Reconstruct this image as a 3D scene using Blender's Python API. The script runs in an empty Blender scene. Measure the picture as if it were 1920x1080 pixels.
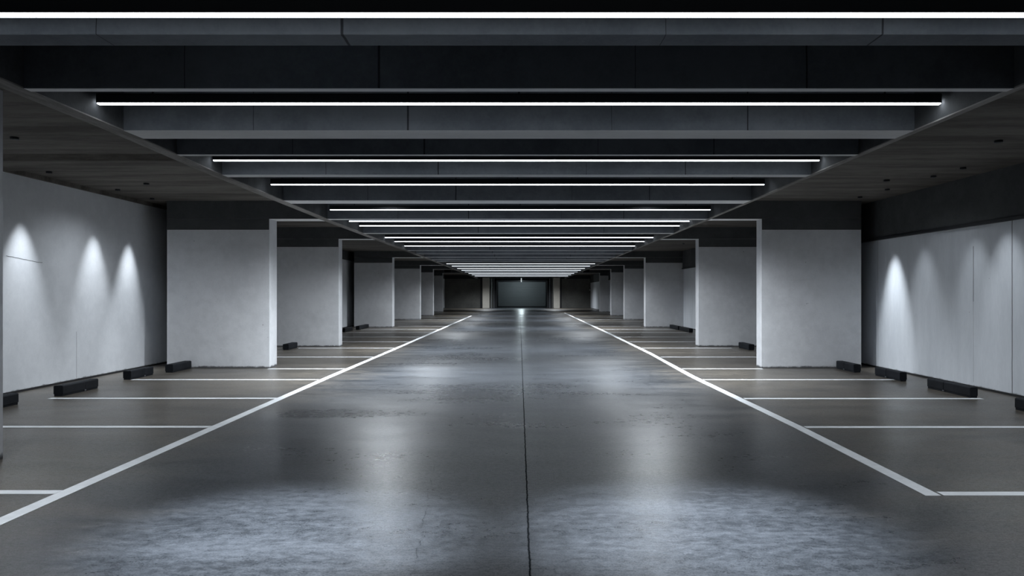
import bpy, math, random

random.seed(7)
D = bpy.data
SC = bpy.context.scene
COL = SC.collection
F = 1420.0          # focal length in pixels of the 1920 wide frame
EYE = 1.6           # camera height
CEIL = 3.58         # slab underside
RIB = 3.19          # underside of ribs and edge girders
Y0, Y1 = -7.0, 82.0

# ------------------------------------------------------------------ helpers
class MB:
    """collects polygons, links them as one mesh object"""
    def __init__(self):
        self.v, self.f = [], []

    def box(self, x0, x1, y0, y1, z0, z1):
        if x0 > x1: x0, x1 = x1, x0
        n = len(self.v)
        self.v += [(x0, y0, z0), (x1, y0, z0), (x1, y1, z0), (x0, y1, z0),
                   (x0, y0, z1), (x1, y0, z1), (x1, y1, z1), (x0, y1, z1)]
        self.f += [tuple(n + i for i in q) for q in
                   ((0, 3, 2, 1), (4, 5, 6, 7), (0, 1, 5, 4), (1, 2, 6, 5), (2, 3, 7, 6), (3, 0, 4, 7))]
        return self

    def prism(self, pts, z0, z1):
        """vertical extrusion of a footprint polygon"""
        a = sum(pts[i][0] * pts[(i + 1) % len(pts)][1] - pts[(i + 1) % len(pts)][0] * pts[i][1] for i in range(len(pts)))
        if a < 0: pts = pts[::-1]
        n, k = len(self.v), len(pts)
        self.v += [(x, y, z0) for x, y in pts] + [(x, y, z1) for x, y in pts]
        self.f.append(tuple(n + i for i in reversed(range(k))))
        self.f.append(tuple(n + k + i for i in range(k)))
        for i in range(k):
            j = (i + 1) % k
            self.f.append((n + i, n + j, n + k + j, n + k + i))
        return self

    def along_y(self, prof, y0, y1):
        """profile in (x, z), counter-clockwise seen from -y, swept along y"""
        n, k = len(self.v), len(prof)
        self.v += [(x, y0, z) for x, z in prof] + [(x, y1, z) for x, z in prof]
        self.f.append(tuple(n + i for i in range(k)))
        self.f.append(tuple(n + k + i for i in reversed(range(k))))
        for i in range(k):
            j = (i + 1) % k
            self.f.append((n + i, n + k + i, n + k + j, n + j))
        return self

    def along_x(self, prof, x0, x1):
        """profile in (y, z) swept along x"""
        n, k = len(self.v), len(prof)
        self.v += [(x0, y, z) for y, z in prof] + [(x1, y, z) for y, z in prof]
        self.f.append(tuple(n + i for i in reversed(range(k))))
        self.f.append(tuple(n + k + i for i in range(k)))
        for i in range(k):
            j = (i + 1) % k
            self.f.append((n + i, n + j, n + k + j, n + k + i))
        return self

    def cyl(self, x, y, z0, z1, r, seg=16, r2=None):
        r2 = r if r2 is None else r2
        n = len(self.v)
        for z, q in ((z0, r), (z1, r2)):
            self.v += [(x + q * math.cos(2 * math.pi * i / seg), y + q * math.sin(2 * math.pi * i / seg), z) for i in range(seg)]
        self.f.append(tuple(n + i for i in reversed(range(seg))))
        self.f.append(tuple(n + seg + i for i in range(seg)))
        for i in range(seg):
            j = (i + 1) % seg
            self.f.append((n + i, n + j, n + seg + j, n + seg + i))
        return self

    def build(self, name, m, parent=None, bevel=0.0):
        me = D.meshes.new(name)
        me.from_pydata(self.v, [], self.f)
        me.materials.append(m)
        me.update()
        o = D.objects.new(name, me)
        COL.objects.link(o)
        if parent is not None:
            o.parent = parent
        if bevel:
            b = o.modifiers.new('bevel', 'BEVEL')
            b.width = bevel; b.segments = 2; b.limit_method = 'ANGLE'
        return o

def tag(o, label=None, cat=None, group=None, kind=None):
    if label: o['label'] = label
    if cat: o['category'] = cat
    if group: o['group'] = group
    if kind: o['kind'] = kind
    return o

def thing(name, loc, label, cat, group=None, kind=None):
    o = D.objects.new(name, None)
    COL.objects.link(o)
    o.location = loc
    o.empty_display_size = 0.2
    return tag(o, label, cat, group, kind)

def lerp(tab, d):
    if d <= tab[0][0]: return tab[0][1]
    for (a, u), (b, w) in zip(tab, tab[1:]):
        if d <= b: return u + (w - u) * (d - a) / (b - a)
    return tab[-1][1]

ORD = ['first', 'second', 'third', 'fourth', 'fifth', 'sixth', 'seventh', 'eighth', 'ninth', 'tenth', 'eleventh',
       'twelfth', 'thirteenth', 'fourteenth', 'fifteenth', 'sixteenth', 'seventeenth', 'eighteenth', 'nineteenth',
       'twentieth', 'twenty-first', 'twenty-second', 'twenty-third', 'twenty-fourth', 'twenty-fifth']

# ------------------------------------------------------------------ materials
class NT:
    def __init__(self, name):
        self.m = D.materials.new(name)
        self.m.use_nodes = True
        self.t = self.m.node_tree
        self.b = self.t.nodes['Principled BSDF']
        g = self.t.nodes.new('ShaderNodeNewGeometry')
        self.pos = g.outputs['Position']
        self.nrm = g.outputs['Normal']

    def link(self, a, b):
        self.t.links.new(a, b)

    def inp(self, sock, v):
        if hasattr(v, 'is_output'): self.link(v, sock)
        else: sock.default_value = v

    def math(self, op, a, b=0.0, c=None, clamp=False):
        n = self.t.nodes.new('ShaderNodeMath'); n.operation = op; n.use_clamp = clamp
        self.inp(n.inputs[0], a); self.inp(n.inputs[1], b)
        if c is not None: self.inp(n.inputs[2], c)
        return n.outputs[0]

    def scale(self, s, src=None):
        n = self.t.nodes.new('ShaderNodeVectorMath'); n.operation = 'MULTIPLY'
        self.link(src or self.pos, n.inputs[0]); n.inputs[1].default_value = s
        return n.outputs[0]

    def noise(self, vec, scale, detail=4, rough=0.55, dist=0.0):
        n = self.t.nodes.new('ShaderNodeTexNoise')
        n.inputs['Scale'].default_value = scale; n.inputs['Detail'].default_value = detail
        n.inputs['Roughness'].default_value = rough; n.inputs['Distortion'].default_value = dist
        self.link(vec, n.inputs['Vector'])
        return n.outputs[0]

    def ramp(self, v, a, b, lo=0.0, hi=1.0):
        n = self.t.nodes.new('ShaderNodeMapRange'); n.interpolation_type = 'SMOOTHSTEP'
        self.link(v, n.inputs['Value'])
        n.inputs['From Min'].default_value = a; n.inputs['From Max'].default_value = b
        n.inputs['To Min'].default_value = lo; n.inputs['To Max'].default_value = hi
        return n.outputs['Result']

    def mix(self, f, a, b):
        n = self.t.nodes.new('ShaderNodeMix'); n.data_type = 'RGBA'
        self.inp(n.inputs[0], f)
        for s, v in ((n.inputs[6], a), (n.inputs[7], b)):
            if hasattr(v, 'is_output'): self.link(v, s)
            else: s.default_value = (*v, 1)
        return n.outputs[2]

    def xyz(self):
        n = self.t.nodes.new('ShaderNodeSeparateXYZ'); self.link(self.pos, n.inputs[0])
        return n.outputs[0], n.outputs[1], n.outputs[2]

    def bump(self, h, strength=0.2, dist=0.01):
        n = self.t.nodes.new('ShaderNodeBump')
        n.inputs['Strength'].default_value = strength; n.inputs['Distance'].default_value = dist
        self.link(h, n.inputs['Height']); self.link(n.outputs[0], self.b.inputs['Normal'])

    def near(self, v, c, w, soft):
        """1 within w of c, falling to 0 at w + soft"""
        d = self.math('ABSOLUTE', self.math('SUBTRACT', v, c))
        return self.ramp(d, w, w + soft, 1.0, 0.0)

    def out(self, col=None, rough=None, spec=None):
        if col is not None:
            if hasattr(col, 'is_output'): self.link(col, self.b.inputs['Base Color'])
            else: self.b.inputs['Base Color'].default_value = (*col, 1)
        if rough is not None: self.inp(self.b.inputs['Roughness'], rough)
        if spec is not None: self.b.inputs['Specular IOR Level'].default_value = spec
        return self.m

def concrete(name, c0, c1, rough=0.75, spec=0.3, scale=1.0, stretch=(1, 1, 1), seams=(), seam_axis=0, speck=0.0, dirt=0.0, bump=0.12):
    """blotchy concrete or paint; seams: list of (coordinate, half width, z0, z1)"""
    n = NT(name)
    v = n.scale(stretch)
    a = n.noise(v, 0.9 * scale, 5, 0.6)
    b = n.noise(v, 7.0 * scale, 6, 0.65)
    c = n.noise(v, 45.0 * scale, 3, 0.6)
    f = n.math('ADD', n.math('MULTIPLY', a, 0.55), n.math('ADD', n.math('MULTIPLY', b, 0.3), n.math('MULTIPLY', c, 0.15)))
    col = n.mix(n.ramp(f, 0.36, 0.64), c0, c1)
    ax = n.xyz()
    if speck:
        s = n.noise(n.pos, 9.0, 2, 0.5)
        col = n.mix(n.math('MULTIPLY', n.ramp(s, 0.775, 0.80), speck), col, tuple(q * 0.25 for q in c0))
    for (p, w, z0, z1) in seams:
        k = n.near(ax[seam_axis], n.math('ADD', p, n.math('MULTIPLY', n.math('SUBTRACT', n.noise(n.pos, 5.0, 2), 0.5), 0.012)), w, w)
        k = n.math('MULTIPLY', k, n.math('MULTIPLY', n.math('GREATER_THAN', ax[2], z0), n.math('LESS_THAN', ax[2], z1)))
        col = n.mix(n.math('MULTIPLY', k, 0.85), col, tuple(q * 0.12 for q in c0))
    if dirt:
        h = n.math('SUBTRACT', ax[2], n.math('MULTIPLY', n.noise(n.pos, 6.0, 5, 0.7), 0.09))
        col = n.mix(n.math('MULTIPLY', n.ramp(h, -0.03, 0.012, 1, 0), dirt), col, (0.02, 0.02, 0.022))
    n.bump(n.math('ADD', n.math('MULTIPLY', b, 0.5), n.math('MULTIPLY', c, 0.5)), bump, 0.006)
    return n.out(col, rough, spec)

def plain(name, c, rough=0.5, metal=0.0, spec=0.5):
    n = NT(name)
    f = n.noise(n.pos, 30.0, 3)
    n.b.inputs['Metallic'].default_value = metal
    return n.out(n.mix(n.ramp(f, 0.3, 0.7), tuple(q * 0.85 for q in c), c), rough, spec)

def emit(name, c, s):
    m = D.materials.new(name); m.use_nodes = True
    b = m.node_tree.nodes['Principled BSDF']
    b.inputs['Base Color'].default_value = (0.8, 0.8, 0.8, 1)
    b.inputs['Emission Color'].default_value = (*c, 1)
    b.inputs['Emission Strength'].default_value = s
    return m

def floor_material():
    n = NT('polished_concrete')
    x, y, z = n.xyz()
    big = n.noise(n.scale((0.6, 1.0, 1.0)), 0.45, 4, 0.55, 0.3)
    mid = n.noise(n.scale((0.5, 1.2, 1.0)), 1.7, 6, 0.68, 0.2)
    streak = n.noise(n.scale((0.16, 1.3, 1.0)), 1.5, 5, 0.62)
    fine = n.noise(n.scale((0.7, 1.0, 1.0)), 13.0, 6, 0.75)
    grit = n.noise(n.pos, 85.0, 3, 0.7)
    def wsum(*p):
        t = None
        for v, k in p:
            q = n.math('MULTIPLY', v, k)
            t = q if t is None else n.math('ADD', t, q)
        return t
    f = wsum((big, .10), (mid, .22), (streak, .08), (fine, .32), (grit, .28))
    aisle = n.mix(n.ramp(f, 0.41, 0.60), AISLE[0], AISLE[1])
    stall = n.mix(n.ramp(f, 0.41, 0.60), STALL[0], STALL[1])
    ax = n.math('ADD', n.math('ABSOLUTE', n.math('ADD', x, 0.15)), n.math('MULTIPLY', n.math('SUBTRACT', mid, 0.5), 2.2))
    col = n.mix(n.ramp(ax, 2.2, 4.2), aisle, stall)
    # small pits and scuffs, in loose patches
    pit = n.ramp(n.noise(n.scale((0.45, 1.7, 1)), 26.0, 4, 0.75), 0.635, 0.70)
    pit = n.math('MULTIPLY', pit, n.ramp(n.noise(n.pos, 0.9, 3), 0.38, 0.60))
    col = n.mix(n.math('MULTIPLY', pit, 0.75), col, (0.010, 0.011, 0.013))
    # straight saw-cut joint down the aisle with ragged edges, and a wandering hairline crack
    wob = n.math('MULTIPLY', n.math('SUBTRACT', n.noise(n.pos, 9.0, 4, 0.7), 0.5), 0.022)
    j = n.near(n.math('ADD', x, wob), 0.06, 0.0035, 0.008)
    rag = n.ramp(n.noise(n.scale((2.0, 16, 1)), 3.2, 3, 0.6), 0.60, 0.65)
    rag = n.math('MULTIPLY', rag, n.near(x, 0.062, 0.010, 0.035))
    j = n.math('MAXIMUM', j, n.math('MULTIPLY', rag, 0.85))
    wob2 = n.math('MULTIPLY', n.math('SUBTRACT', n.noise(n.pos, 3.0, 8, 0.8), 0.5), 0.13)
    cx = n.math('SUBTRACT', n.math('ADD', x, wob2), n.math('MULTIPLY_ADD', y, -0.065, -0.33))
    c2 = n.near(cx, 0.0, 0.001, 0.004)
    c2 = n.math('MULTIPLY', c2, n.ramp(y, 6.6, 7.6, 1, 0))
    c2 = n.math('MULTIPLY', c2, n.ramp(n.noise(n.pos, 3.3, 3), 0.46, 0.54))
    k = n.math('MAXIMUM', j, n.math('MULTIPLY', c2, 0.7))
    col = n.mix(n.math('MULTIPLY', k, 0.92), col, (0.006, 0.007, 0.008))
    rgh = n.ramp(wsum((big, .45), (streak, .2), (fine, .35)), 0.36, 0.64, ROUGH[0], ROUGH[1])
    rgh = n.math('ADD', rgh, n.math('MULTIPLY', pit, 0.2))
    rgh = n.math('ADD', rgh, n.ramp(ax, 2.3, 4.0, 0.0, ROUGH[2]), clamp=True)
    h = n.math('SUBTRACT', wsum((fine, .5), (grit, .5)), n.math('MULTIPLY', n.math('ADD', pit, k), 0.6))
    n.bump(h, 0.30, 0.005)
    sp = n.noise(n.scale((0.6, 1.0, 1.0)), 34.0, 5, 0.75)
    n.link(n.math('MULTIPLY', n.ramp(wsum((sp, .6), (grit, .4)), 0.40, 0.62, 0.22, 0.85), n.math('SUBTRACT', 1.0, k, clamp=True)), n.b.inputs['Specular IOR Level'])
    return n.out(col, rgh)

# --- look controls
LED_S = 12.0
LED_C = (0.86, 0.93, 1.0)
AISLE = ((0.014, 0.0165, 0.020), (0.060, 0.067, 0.078))
STALL = ((0.030, 0.027, 0.0225), (0.118, 0.104, 0.086))
ROUGH = (0.25, 0.37, 0.05)
EXPOSURE = 0.0
PW = 1.0

M = {}
M['floor'] = floor_material()
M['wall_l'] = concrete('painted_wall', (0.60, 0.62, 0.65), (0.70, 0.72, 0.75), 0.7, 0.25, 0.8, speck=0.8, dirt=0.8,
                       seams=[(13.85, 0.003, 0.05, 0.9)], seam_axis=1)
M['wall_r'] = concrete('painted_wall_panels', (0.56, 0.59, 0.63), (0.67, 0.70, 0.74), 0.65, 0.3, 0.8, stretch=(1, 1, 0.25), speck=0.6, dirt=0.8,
                       seams=[(11.82, 0.007, 0, 2.76), (12.83, 0.006, 1.46, 2.40), (12.83, 0.002, 0.1, 1.46), (16.25, 0.004, 0, 2.76),
                              (9.2, 0.006, 0, 2.76), (22, 0.006, 0, 2.76), (27, 0.006, 0, 2.76), (32, 0.006, 0, 2.76)], seam_axis=1)
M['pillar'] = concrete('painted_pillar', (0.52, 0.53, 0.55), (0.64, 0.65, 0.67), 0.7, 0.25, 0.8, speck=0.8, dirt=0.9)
M['band'] = concrete('dark_paint_band', (0.055, 0.059, 0.062), (0.085, 0.089, 0.091), 0.8, 0.2, 0.7)
M['rib'] = concrete('dark_painted_rib', (0.105, 0.117, 0.135), (0.170, 0.185, 0.205), 0.75, 0.2, 0.8,
                    seams=[(-1.09, 0.006, 3.1, 3.6), (2.23, 0.004, 3.1, 3.6), (-2.6, 0.002, 3.1, 3.6), (0.9, 0.0015, 3.1, 3.6)], seam_axis=0)
M['soffit'] = concrete('bounce_pale_soffit', (0.74, 0.74, 0.74), (0.84, 0.84, 0.84), 0.8, 0.2, 1.0, stretch=(0.3, 1, 1))  # pale colour stands in for floor bounce on the undersides
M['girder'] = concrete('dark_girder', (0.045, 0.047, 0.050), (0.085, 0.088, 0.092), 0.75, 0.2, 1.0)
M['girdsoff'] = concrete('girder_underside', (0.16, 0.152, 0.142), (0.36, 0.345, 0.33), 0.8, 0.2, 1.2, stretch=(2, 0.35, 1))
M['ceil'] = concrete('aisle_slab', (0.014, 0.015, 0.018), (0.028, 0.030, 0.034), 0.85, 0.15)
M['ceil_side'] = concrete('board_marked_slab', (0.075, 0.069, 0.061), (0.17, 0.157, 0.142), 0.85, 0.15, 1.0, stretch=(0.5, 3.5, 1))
M['backdark'] = concrete('dark_end_wall', (0.10, 0.10, 0.095), (0.15, 0.15, 0.14), 0.8, 0.2)
M['backpillar'] = concrete('warm_grey_pillar', (0.44, 0.42, 0.37), (0.52, 0.49, 0.44), 0.8, 0.2)
M['black'] = plain('black_steel', (0.010, 0.012, 0.016), 0.6)
M['roller'] = plain('grey_roller_door', (0.20, 0.22, 0.23), 0.55)
M['rubber'] = concrete('black_rubber', (0.004, 0.0052, 0.0075), (0.011, 0.013, 0.017), 0.7, 0.2, 4.0, bump=0.3)
M['paint'] = concrete('road_paint', (0.60, 0.62, 0.64), (0.76, 0.78, 0.80), 0.6, 0.3, 2.0, bump=0.05)
M['steel'] = plain('galvanised_steel', (0.42, 0.45, 0.48), 0.4, 0.8)
M['joint'] = plain('dark_joint_filler', (0.012, 0.012, 0.013), 0.9)
M['pale'] = plain('pale_plastic', (0.6, 0.6, 0.58), 0.5)
M['led'] = emit('led_diffuser', LED_C, LED_S)
M['led_mid'] = emit('led_diffuser_softer', LED_C, 6.0)
M['led_far'] = emit('led_diffuser_dim', LED_C, 1.9)
M['bolt'] = plain('worn_bolt', (0.22, 0.23, 0.25), 0.45, 0.7)
M['lens'] = emit('downlight_lens', (0.9, 0.95, 1.0), 1.5)
M['pend'] = emit('pendant_tube', (0.85, 0.95, 1.0), 0.6)

# ------------------------------------------------------------------ layout tables (metres, d = distance ahead of the camera)
WL, WR = -8.1, 7.69
GL = [(-7, -3.84), (5, -3.84), (7.4, -3.87), (10, -3.99), (17, -4.13), (41, -4.17), (70, -4.38), (82, -4.45)]
GR = [(-7, 3.83), (5, 3.83), (7.4, 3.86), (13.3, 3.98), (18.8, 4.07), (41, 4.30), (70, 4.75), (82, 4.85)]

# ------------------------------------------------------------------ the shell
def S(o, label=None, cat=None):
    return tag(o, label, cat, kind='structure')

S(MB().box(WL - .3, WR + .3, Y0 - .3, 88.5, -0.2, 0).build('floor', M['floor']), 'polished grey concrete garage floor with a long joint down the aisle', 'floor')
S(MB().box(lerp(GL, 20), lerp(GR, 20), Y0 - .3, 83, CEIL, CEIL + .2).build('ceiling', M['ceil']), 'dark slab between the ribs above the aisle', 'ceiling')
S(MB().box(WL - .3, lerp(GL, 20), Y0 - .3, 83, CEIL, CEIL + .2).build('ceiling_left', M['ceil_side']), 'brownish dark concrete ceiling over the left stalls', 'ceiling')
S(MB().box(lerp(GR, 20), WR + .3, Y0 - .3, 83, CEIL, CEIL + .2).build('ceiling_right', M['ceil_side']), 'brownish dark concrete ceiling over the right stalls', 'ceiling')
wl = S(MB().box(WL - .25, WL, Y0, 82, 0, CEIL).build('wall_left', M['wall_l']), 'pale painted wall behind the left stalls, lit in three cones', 'wall')
wr = S(MB().box(WR, WR + .25, Y0, 82, 0, CEIL).build('wall_right', M['wall_r']), 'pale panelled wall behind the right stalls with one bright cone of light', 'wall')
S(MB().box(WL - .25, WR + .25, Y0 - .25, Y0, 0, CEIL).build('wall_front', M['pillar']), 'plain wall closing the garage behind the viewpoint', 'wall')
# hairline crack on the left wall
cr = MB()
pts = [(11.95 + i * 0.07, 2.195 - 0.006 * i + random.uniform(-.006, .006)) for i in range(14)]
for (ya, za), (yb, zb) in zip(pts, pts[1:]):
    n = len(cr.v)
    cr.v += [(WL + .0015, ya, za - .003), (WL + .0015, yb, zb - .003), (WL + .0015, yb, zb + .003), (WL + .0015, ya, za + .003)]
    cr.f.append((n, n + 1, n + 2, n + 3))
cr.build('crack', M['joint'], wl)
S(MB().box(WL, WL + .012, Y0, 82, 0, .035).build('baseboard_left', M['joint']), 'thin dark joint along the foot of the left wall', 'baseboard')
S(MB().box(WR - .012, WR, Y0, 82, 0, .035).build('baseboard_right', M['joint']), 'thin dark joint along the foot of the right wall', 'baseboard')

# dark upper band on the right wall (a downstand with a lip) and on the far part of the left wall
b = thing('wall_beam', (WR, 11, 2.74), 'dark downstand beam along the top of the right wall', 'beam')
def kid(mb, name, m, parent, bevel=0.0):
    """build in world space, then parent keeping the place"""
    o = mb.build(name, m, None, bevel)
    o.parent = parent
    o.matrix_parent_inverse.identity()
    o.location = (-parent.location.x, -parent.location.y, -parent.location.z)
    return o
kid(MB().box(WR - .05, WR, Y0, 81.9, 2.77, CEIL), 'web', M['band'], b)
kid(MB().box(WR - .085, WR, Y0, 81.9, 2.735, 2.785), 'lip', M['black'], b, .006)
S(MB().box(WL, WL + .02, 17.9, 81.9, 3.16, CEIL).build('trim_1', M['band']), 'dark painted band along the top of the far left wall', 'wall band')
# shallow thickening strip in the ceiling over the first left stalls, and the cove along the wall head
S(MB().along_x([(10.75, CEIL), (10.85, CEIL - .08), (11.75, CEIL - .08), (11.85, CEIL)], WL, lerp(GL, 11) - .1).build('trim_2', M['ceil_side']),
  'shallow flat strip across the ceiling over the first left stalls', 'ceiling strip')
S(MB().box(WL, WL + .07, Y0, 17.3, CEIL - .07, CEIL).build('trim_3', M['ceil_side']), 'narrow dark cove where left wall meets ceiling', 'cove')

# edge girders beside the aisle
def girder(tab, side, w, label):
    g = thing('edge_girder', (tab[0][1], Y0, RIB), label, 'girder', 'edge girders beside the aisle')
    ds = [Y0, 5, 7.4, 10, 13.3, 17, 20, 30, 41, 55, 70, 81.9]
    web, sof = MB(), MB()
    for a, c in zip(ds, ds[1:]):
        xa, xc = lerp(tab, a), lerp(tab, c)
        web.prism([(xa, a), (xc, c), (xc + side * w, c), (xa + side * w, a)], RIB + .012, CEIL - .003)
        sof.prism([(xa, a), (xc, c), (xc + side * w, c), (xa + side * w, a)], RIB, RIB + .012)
    kid(web, 'web', M['girder'], g)
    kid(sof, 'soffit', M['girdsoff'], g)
girder(GL, -1, .16, 'long dark girder along the left edge of the ribbed aisle ceiling')
girder(GR, 1, .07, 'long dark girder along the right edge of the ribbed aisle ceiling')

# ------------------------------------------------------------------ ribs across the aisle ceiling
RIBS = [(4.65, 4.86), (5.88, 5.97), (7.40, 7.79), (8.68, 8.77), (10.17, 10.37), (12.98, 13.43), (16.2, 16.42), (20.0, 20.25),
        (28.0, 28.3), (30.4, 30.7), (33.2, 33.5), (35.8, 36.1), (38.0, 38.3)]
FAR_L = [43.1, 46.8, 51.3, 55.4, 59.3, 64.1, 68.9, 74.1]
RIBS += [(d + .35, d + .6) for d in FAR_L]
for i, (a, c) in enumerate(RIBS):
    r = thing('ceiling_beam', (0, a, RIB), f'{ORD[i]} dark concrete rib across the aisle ceiling counted from the viewpoint', 'ceiling beam', 'ribs across the aisle ceiling')
    xl, xr = lerp(GL, a) + .001, lerp(GR, a) - .001
    kid(MB().box(xl, xr, a, c, RIB + .003, CEIL), 'web', M['rib'], r)
    kid(MB().box(xl, xr, a + .004, c, RIB, RIB + .003), 'soffit', M['rib' if i == 0 else 'soffit'], r)  # bounce painted on every underside but the first

# ------------------------------------------------------------------ linear LED lights
LIGHTS = [(-4.5, 3.30, -3.75, 3.75), (-1.6, 3.30, -3.75, 3.75), (1.6, 3.30, -3.75, 3.75),
          (4.40, 3.21, -3.80, 3.79),
          (6.90, 3.32, -3.84, 3.83), (9.73, 3.30, -3.93, 3.85), (11.89, 3.30, -3.90, 3.84), (15.47, 3.30, -3.87, 3.90),
          (17.96, 3.30, -4.04, 4.03), (19.17, 3.30, -4.05, 4.05), (23.2, 3.30, -4.12, 4.10), (25.0, 3.30, -4.12, 4.12), (27.2, 3.29, -4.13, 4.15),
          (29.8, 3.42, -4.14, 4.17), (32.4, 3.42, -4.14, 4.2), (35.0, 3.42, -4.14, 4.22), (37.2, 3.42, -4.14, 4.25), (39.6, 3.42, -4.15, 4.27)]
LIGHTS += [(d, 3.27, lerp(GL, d) + .03, lerp(GR, d) - .03) for d in FAR_L]
for i, (d, z, xl, xr) in enumerate(LIGHTS):
    k = i - 3
    if k < 0: lab = f'bright white linear ceiling light behind the viewpoint, {ORD[i]} from the end wall'
    else: lab = f'{ORD[k]} bright white linear light across the aisle ceiling counted from the viewpoint'
    t = thing('linear_light', (0, d, z), lab, 'ceiling light', 'linear lights across the aisle ceiling')
    w = 0.021
    lip = z + (.010 if d < 16 else .018 if d < 40 else .027)
    kid(MB().along_x([(d - .034, lip), (d - .027, lip), (d - .027, z + .031), (d + .027, z + .031), (d + .027, lip), (d + .034, lip),
                      (d + .034, z + .085), (d + .026, z + .095), (d - .026, z + .095), (d - .034, z + .085)], xl, xr), 'housing', M['black'], t)
    kid(MB().along_x([(d - w, z), (d + w, z), (d + w + .004, z + .03), (d - w - .004, z + .03)], xl + .004, xr - .004), 'diffuser', M['led' if d < 15 else 'led_mid' if d < 40 else 'led_far'], t)
    for hx in (xl + .5, (xl + xr) / 2, xr - .5):
        kid(MB().cyl(hx, d, z + .09, CEIL, .008, 8), 'hanger', M['black'], t)

# ------------------------------------------------------------------ fin pillars with the cross beams over them
#        side, front d, back d, inner x, outer x, soffit z, top of white paint
PILLARS = [(-1, 6.80, 7.33, -5.00, -7.54, 3.56, 2.96), (-1, 16.2, 16.70, -5.35, -7.54, 3.19, 2.96), (-1, 22.7, 23.15, -5.42, -7.54, 3.23, 2.99),
           (-1, 35.5, 36.1, -5.96, -7.75, 3.28, 3.03), (-1, 46.0, 46.6, -6.05, -7.72, 3.31, 3.10), (-1, 54.2, 54.8, -6.19, -7.75, 3.33, 3.10), (-1, 65.0, 65.6, -6.60, -7.75, 3.34, 3.12),
           (1, 6.80, 7.33, 5.25, 7.40, 3.56, 2.96), (1, 16.2, 16.55, 5.18, 7.31, 3.19, 2.96), (1, 22.7, 23.1, 5.37, 7.31, 3.23, 2.99),
           (1, 35.5, 36.0, 5.91, 7.69, 3.28, 3.03), (1, 46.0, 46.5, 6.38, 7.69, 3.31, 3.10), (1, 54.2, 54.7, 6.56, 7.69, 3.33, 3.10), (1, 65.0, 65.5, 6.90, 7.69, 3.34, 3.12)]
cnt = {-1: 0, 1: 0}
for (s, a, c, xi, xo, zs, zw) in PILLARS:
    i = cnt[s]; cnt[s] += 1
    W = WL if s < 0 else WR
    sd = 'left' if s < 0 else 'right'
    if i == 0:
        lab = 'pale fin pillar cut off by the left picture edge' if s < 0 else 'pale fin pillar just outside the right picture edge'
    else:
        lab = f'white fin pillar with dark top band, {ORD[i - 1]} full one along the {sd} stalls'
    p = thing('pillar', (xi, a, 0), lab, 'pillar', 'fin pillars between the stalls')
    # the outer end runs back to the wall in a splayed return
    ret = abs(W - xo)
    if ret > .05:
        k = W / xo
        fp = [(xi, a), (xo, a), (W, a * k + .02), (W, a * k + .5), (xo - s * .1, c), (xi, c)]
    else:
        xo = W
        fp = [(xi, a), (W, a), (W, c), (xi, c)]
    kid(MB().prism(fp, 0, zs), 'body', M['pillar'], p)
    kid(MB().box(xi + s * .004, xo, a - .008, a, zw, zs), 'paint_band', M['band'], p)
    if i > 0:
        bm = thing('cross_beam', (xi, a, zs), f'dark cross beam over the {ORD[i - 1]} full {sd} fin pillar, from wall to girder', 'beam', 'cross beams over the fin pillars')
        gx = lerp(GL, c) - .166 if s < 0 else lerp(GR, c) + .076
        bp = [(gx, a - .008), (xo, a - .008)] + ([(W, a * k), (W, a * k + .5), (xo - s * .1, c)] if ret > .05 else [(xo, c)]) + [(gx, c)]
        kid(MB().prism(bp, zs + .003, CEIL), 'web', M['band'], bm)
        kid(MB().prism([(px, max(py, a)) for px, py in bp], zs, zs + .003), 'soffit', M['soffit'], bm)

# ------------------------------------------------------------------ painted lines (2 mm thick paint)
LX = [(-7, -3.64), (14.6, -3.64), (21.6, -3.58), (54, -3.42)]
RX = [(-7, 3.25), (6, 3.27), (9, 3.33), (14.5, 3.32), (19.6, 3.47), (29, 3.56), (65, 3.7)]
def aisle_line(tab, y0, y1, hw, label):
    ds = [y0] + [d for d in (9, 14.55, 20, 29, 40) if y0 < d < y1] + [y1]
    m = MB()
    for a, c in zip(ds, ds[1:]):
        xa, xc = lerp(tab, a), lerp(tab, c)
        m.prism([(xa - hw, a), (xa + hw, a), (xc + hw, c), (xc - hw, c)], 0, .003)
    tag(m.build('aisle_line', M['paint']), label, 'floor line', 'long aisle edge lines')
aisle_line(LX, -6.9, 54, .062, 'long white line along the left edge of the driving aisle')
aisle_line(RX, 5.985, 62, .062, 'long white line along the right edge of the driving aisle, ending at a corner')
LINES_L = [(6.09, -7.2), (9.07, -7.3), (11.53, -7.15), (14.02, -7.17), (16.04, -5.32), (19.0, -7.1), (22.1, -6.45), (25.0, -7.1), (27.7, -7.1), (30.9, -7.1),
           (33.6, -7.1), (36.9, -5.9), (39.6, -7.0), (42.3, -7.0), (45.7, -6.9), (49.7, -7.0)]
LINES_R = [(6.044, 7.6), (9.05, 7.3), (11.50, 7.02), (14.02, 7.0), (16.04, 5.15), (19.0, 6.9), (22.1, 6.2), (25.0, 6.9), (27.7, 6.9), (30.9, 6.9),
           (33.6, 6.9), (36.9, 5.9), (39.6, 6.9), (42.3, 6.9), (45.7, 6.9), (49.7, 6.9)]
for sd, L, tab in (('left', LINES_L, LX), ('right', LINES_R, RX)):
    for i, (d, x) in enumerate(L):
        x0 = lerp(tab, d) + (-.066 if sd == 'left' else .085)
        tag(MB().box(x0, x, d - .055, d + .055, 0, .003).build('stall_line', M['paint']),
            f'thin white stall line on the {sd} side, {ORD[i]} from the viewpoint', 'floor line', 'white lines between the stalls')

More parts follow.
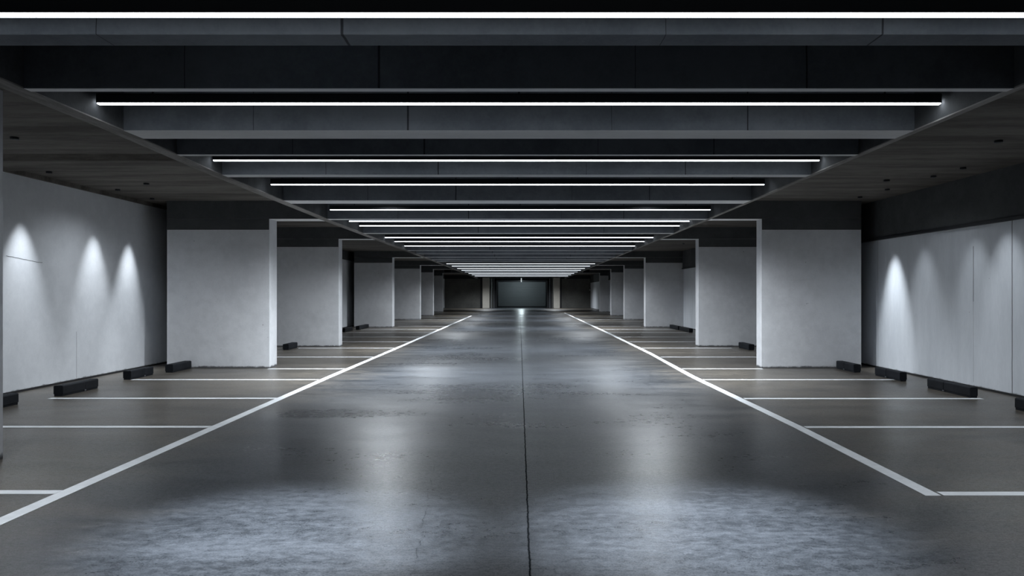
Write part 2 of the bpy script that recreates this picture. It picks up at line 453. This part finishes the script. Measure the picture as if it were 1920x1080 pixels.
# ------------------------------------------------------------------ black wheel stops, two moulded halves each
#        inner x, near d, far d, width, split share (0 = none)
STOPS_L = [(-7.22, 9.90, 10.92, .15, .58), (-7.10, 11.78, 12.77, .15, .61), (-7.19, 14.02, 14.88, .15, .60), (-6.99, 15.28, 16.14, .16, 0),
           (-6.52, 21.4, 22.25, .17, 0), (-7.18, 31.2, 32.6, .16, 0), (-7.02, 33.2, 35.3, .16, 0)]
STOPS_R = [(6.82, 9.35, 10.43, .15, .55), (6.89, 11.58, 12.80, .12, .60), (6.92, 13.78, 14.75, .13, .55), (6.75, 15.3, 16.14, .15, .55),
           (6.45, 21.3, 22.3, .16, 0), (6.92, 30.9, 32.8, .16, 0), (6.90, 33.0, 34.8, .16, 0)]
WH = ['cut off by the nearest fin pillar', 'second from the viewpoint', 'third from the viewpoint', 'beside the first full fin pillar',
      'in the bay behind the first full pillar', 'by the wall, nearer of the far pair', 'by the wall, farther of the far pair']
WHR = ['cut off by the picture edge'] + WH[1:]
for sd, L, wh in (('left', STOPS_L, WH), ('right', STOPS_R, WHR)):
    s = -1 if sd == 'left' else 1
    for i, (x, a, c, w, sp) in enumerate(L):
        h = .165
        t = thing('wheel_stop', (x, a, 0), f'black rubber wheel stop on the {sd} side, {wh[i]}', 'wheel stop', 'black wheel stops at the stall ends')
        xa, xb = (x - w, x) if s < 0 else (x, x + w)
        e = .014
        prof = [(xa, .03), (xa + .01, .03), (xa + .01, 0), (xb - .01, 0), (xb - .01, .03), (xb, .03), (xb, h - e), (xb - e, h), (xa + e, h), (xa, h - e)]
        cuts = [(a, c)] if not sp else [(a, a + (c - a) * sp - .006), (a + (c - a) * sp + .006, c)]
        for (u, q) in cuts:
            kid(MB().along_y(prof, u, q), 'block', M['rubber'], t, .004)
        if sp:
            m = a + (c - a) * sp
            kid(MB().box(xa + .012, xb - .006, m - .006, m + .006, 0, h - .012), 'joint_plate', M['bolt'], t)
        for y in (a + .12, c - .12):
            kid(MB().cyl((xa + xb) / 2, y, h - .004, h + .004, .014, 10), 'bolt', M['rubber'], t)
        if sp:
            kid(MB().box(xb - .004 if s < 0 else xa - .006, xb + .006 if s < 0 else xa + .004, m - .02, m + .02, .012, .03), 'clip', M['bolt'], t)

# ------------------------------------------------------------------ far end of the garage
XD0, XD1 = -2.45, 3.02
S(MB().box(WL - .25, -2.9, 82, 82.3, 0, CEIL).build('wall_back', M['backdark']), 'dark end wall left of the roller door', 'wall')
S(MB().box(3.5, WR + .25, 82, 82.3, 0, CEIL).build('wall_back.001', M['backdark']), 'dark end wall right of the roller door', 'wall')
S(MB().box(-2.9, 3.5, 82, 82.3, 3.22, CEIL).build('wall_back.002', M['band']), 'dark head over the door recess', 'wall')
S(MB().box(-3.1, 3.7, 87.5, 87.8, 0, CEIL).build('wall_back.003', M['band']), 'wall behind the roller door recess', 'wall')
S(MB().box(-3.2, -2.9, 82.3, 87.5, 0, CEIL).build('wall_recess_left', M['band']), 'dark left side of the door recess', 'wall')
S(MB().box(3.5, 3.8, 82.3, 87.5, 0, CEIL).build('wall_recess_right', M['band']), 'dark right side of the door recess', 'wall')
S(MB().box(-3.2, 3.8, 82.3, 87.8, CEIL, CEIL + .2).build('ceiling_recess', M['ceil']), 'dark ceiling of the door recess', 'ceiling')
S(MB().box(WL, -3.2, 81.9, 82, 3.17, CEIL).build('trim_4', M['black']), 'dark strip above the left end panel', 'trim')
S(MB().box(3.8, WR, 81.9, 82, 3.17, CEIL).build('trim_5', M['black']), 'dark strip above the right end panel', 'trim')
for s, x0, x1 in (('left', -3.98, -3.23), ('right', 3.66, 4.35)):
    p = thing('end_pillar', (x0, 81.4, 0), f'warm grey pillar just {s} of the far roller door', 'pillar', 'pillars flanking the roller door')
    kid(MB().box(x0, x1, 81.4, 82, 0, 3.30), 'shaft', M['backpillar'], p, .02)
    kid(MB().box(x0 - .25 if s == 'left' else x1, x0 if s == 'left' else x1 + .2, 81.85, 82, 0, 3.2), 'side_strip', M['black'], p)  # solid black strip beside the shaft
door = S(thing('door_1', (0.3, 87.4, 0), 'grey roller door at the far end of the garage', 'roller door'))
slat = MB()
z = .10
while z < 2.90:
    slat.along_x([(87.44, z), (87.44, z + .098), (87.415, z + .08), (87.415, z + .02)], XD0, XD1); z += .1
kid(slat, 'curtain', M['roller'], door)
kid(MB().box(XD0, XD1, 87.38, 87.46, 0, .1), 'bottom_bar', M['black'], door)
kid(MB().box(XD0 - .12, XD0, 87.32, 87.5, 0, 2.95), 'guide_rail', M['black'], door)
kid(MB().box(XD1, XD1 + .12, 87.32, 87.5, 0, 2.95), 'guide_rail', M['black'], door)
kid(MB().box(XD0 - .12, XD1 + .12, 87.05, 87.5, 2.90, 3.3), 'coil_box', M['black'], door)
# black frame posts, header and standpipes in front of the recess
fr = thing('portal_frame', (0.3, 82.4, 0), 'black steel frame around the far door recess', 'door frame')
kid(MB().box(-2.9, -2.45, 82.35, 82.6, 0, 3.2), 'post', M['black'], fr)
kid(MB().box(3.0, 3.5, 82.35, 82.6, 0, 3.2), 'post', M['black'], fr)
kid(MB().box(-2.9, 3.5, 82.35, 82.6, 2.98, 3.22), 'header', M['black'], fr)
for i, (x, w_) in enumerate(((-3.02, 'outer'), (-2.78, 'inner'))):
    tag(MB().cyl(x, 82.2 if i else 81.9, 0, 3.2, .04, 10).build('standpipe', M['steel']) , f'{w_} of two thin grey pipes left of the far door', 'pipe', 'pipes beside the far door')
tag(MB().cyl(3.30, 82.25, 0, 3.2, .04, 10).build('standpipe', M['steel']), 'thin grey pipe right of the far door', 'pipe', 'pipes beside the far door')
pd = thing('pendant_light', (0.2, 81.0, 3.58), 'small pale tube light hanging before the far roller door', 'hanging light')
kid(MB().cyl(.2, 81.0, 3.30, 3.58, .03, 10), 'rod', M['steel'], pd)
kid(MB().cyl(.2, 81.0, 3.22, 3.32, .13, 14, .05), 'cap', M['steel'], pd)
kid(MB().cyl(.2, 81.0, 2.80, 3.22, .05, 12), 'tube', M['pend'], pd)
for s, x0, x1 in (('left', -6.15, -5.60), ('right', 5.2, 5.75)):  # dark duct boxes under the ceiling
    t = thing('duct_box', (x0, 62.0, 3.28), f'dark vent box under the ceiling by the far {s} girder', 'duct')
    kid(MB().box(x0, x1, 62.0, 62.7, 3.28, CEIL), 'casing', M['black'], t, .02)
    kid(MB().box(x0 + .04, x1 - .04, 61.985, 62.0, 3.32, 3.54), 'grille', M['joint'], t)
sw = thing('wall_switch', (7.7 - .0, 81.97, 1.95), 'tiny pale switch on the dark right end wall', 'switch')
sw.location = (7.75 - .1, 81.97, 1.98)
kid(MB().box(7.56, 7.64, 81.96, 82.0, 1.90, 2.04), 'plate', M['pale'], sw)
kid(MB().box(7.585, 7.615, 81.945, 81.96, 1.94, 2.0), 'rocker', M['pale'], sw)

# ------------------------------------------------------------------ lamps
def spot(name, loc, power, deg, blend, target=None, radius=.03, col=(0.88, .94, 1.0)):
    L = D.lights.new(name, 'SPOT')
    L.energy = power; L.spot_size = math.radians(deg); L.spot_blend = blend
    L.shadow_soft_size = radius; L.color = col
    o = D.objects.new(name, L); COL.objects.link(o)
    o.location = loc
    if target: # lean the cone
        from mathutils import Vector
        o.rotation_euler = (Vector(target) - Vector(loc)).to_track_quat('-Z', 'Y').to_euler()
    return o

WASH = [('left', 12.3, 360, 46, 1), ('left', 14.4, 330, 45, 1), ('left', 15.75, 470, 40, 1),
        ('right', 15.5, 600, 35, 1), ('right', 14.35, 90, 40, 1), ('right', 12.75, 80, 44, 1), ('right', 11.9, 130, 46, 1)]
cw = {'left': 0, 'right': 0}
for (sd, d, pw, deg, bl) in WASH:
    a = .46 if sd == 'left' else .72
    x = WL + a if sd == 'left' else WR - a
    zt = CEIL
    i = cw[sd]; cw[sd] += 1
    t = thing('wall_washer', (x, d, zt), f'small black downlight above the {ORD[i]} light cone on the {sd} wall', 'downlight', 'downlights washing the side walls')
    kid(MB().cyl(x, d, zt - .03, zt, .045, 16), 'trim', M['black'], t)
    zb = zt - .03
    kid(MB().cyl(x, d, zb - .003, zb, .02, 12), 'reflector', M['black'], t)
    spot('wall_wash_lamp', (x, d, zb - .01), pw, deg, bl, ((WL if sd == 'left' else WR), d - (.2 if sd == 'left' and i == 2 else 0), 0 if sd == 'left' else .9))

# added fill downlights that brighten floor, pillars and bays: two rows in the slab between the ribs, one row over each side bay
#        place, x, d, power, cone, blend
FILL = [('aisle', -1.55, 5.0, 3300, 48, 1), ('aisle', 1.25, 5.1, 3300, 48, 1),
        ('aisle', -2.65, 14.8, 2700, 150, 1), ('aisle', 2.6, 14.8, 2500, 150, 1),
        ('aisle', -2.6, 21.5, 2100, 150, 1), ('aisle', 2.6, 21.5, 2000, 150, 1),
        ('aisle', -2.4, 26.4, 800, 110, 1), ('aisle', 2.4, 26.4, 800, 110, 1),
        ('aisle', -2.9, 34.3, 2200, 150, 1), ('aisle', 2.9, 34.3, 2200, 150, 1),
        ('aisle', -3.0, 44.8, 1800, 150, 1), ('aisle', 3.1, 44.8, 1800, 150, 1),
        ('aisle', -3.0, 53.2, 1500, 150, 1), ('aisle', 3.2, 53.2, 1500, 150, 1),
        ('aisle', -3.0, 63.0, 800, 150, 1), ('aisle', 3.3, 63.0, 800, 150, 1),
        ('aisle', -3.4, 77.5, 1700, 150, 1), ('aisle', 3.6, 77.5, 1700, 150, 1),
        ('left', -4.45, 4.9, 420, 150, 1), ('left', -6.4, 9.6, 260, 150, 1), ('left', -6.7, 13.6, 150, 150, 1), ('left', -6.2, 19.6, 200, 150, 1), ('left', -7.72, 31.8, 120, 150, 1), ('left', -6.7, 41.5, 160, 150, 1),
        ('right', 5.1, 4.6, 420, 150, 1), ('right', 6.2, 9.8, 220, 150, 1), ('right', 6.4, 13.2, 40, 150, 1), ('right', 6.0, 19.6, 100, 150, 1), ('right', 6.5, 30, 140, 150, 1), ('right', 6.8, 41.5, 120, 150, 1)]
cd = {'aisle': 0, 'left': 0, 'right': 0}
for (pl, x, d, pw, deg, bl) in FILL:
    i = cd[pl]; cd[pl] += 1
    if pl == 'aisle': lab = f'small black fill downlight added up between the aisle ribs, {"left" if x < 0 else "right"} row, {ORD[i // 2]} from the viewpoint'
    else: lab = f'small black fill downlight added in the ceiling over the {pl} stalls, {ORD[i]} from the viewpoint'
    t = thing('fill_downlight', (x, d, CEIL), lab, 'downlight', 'added fill downlights in the ceiling')
    kid(MB().cyl(x, d, CEIL - .03, CEIL, .05, 16), 'trim', M['black'], t)
    kid(MB().cyl(x, d, CEIL - .033, CEIL - .03, .03, 12), 'reflector', M['black'], t)
    spot('fill_lamp', (x, d, CEIL - .05), pw * PW, deg, bl, radius=.12)

L = D.lights.new('pendant_lamp', 'POINT'); L.energy = 125; L.color = (.8, .95, 1.0); L.shadow_soft_size = .1
o = D.objects.new('pendant_lamp', L); COL.objects.link(o); o.location = (.2, 84.5, 2.6)

# ------------------------------------------------------------------ world, camera, view
w = D.worlds.new('world'); SC.world = w; w.use_nodes = True
w.node_tree.nodes['Background'].inputs['Color'].default_value = (0, 0, 0, 1)
cam = D.cameras.new('camera'); co = D.objects.new('camera', cam); COL.objects.link(co)
co.location = (0, 0, EYE); co.rotation_euler = (math.pi / 2, 0, 0)
cam.sensor_width = 36; cam.lens = F / 1920 * 36
cam.shift_x = -14 / 1920; cam.shift_y = 10 / 1920
cam.clip_end = 300
SC.camera = co
SC.view_settings.view_transform = 'Standard'
SC.view_settings.look = 'None'
SC.view_settings.exposure = EXPOSURE
SC.view_settings.gamma = 1
SC.view_settings.use_curve_mapping = False
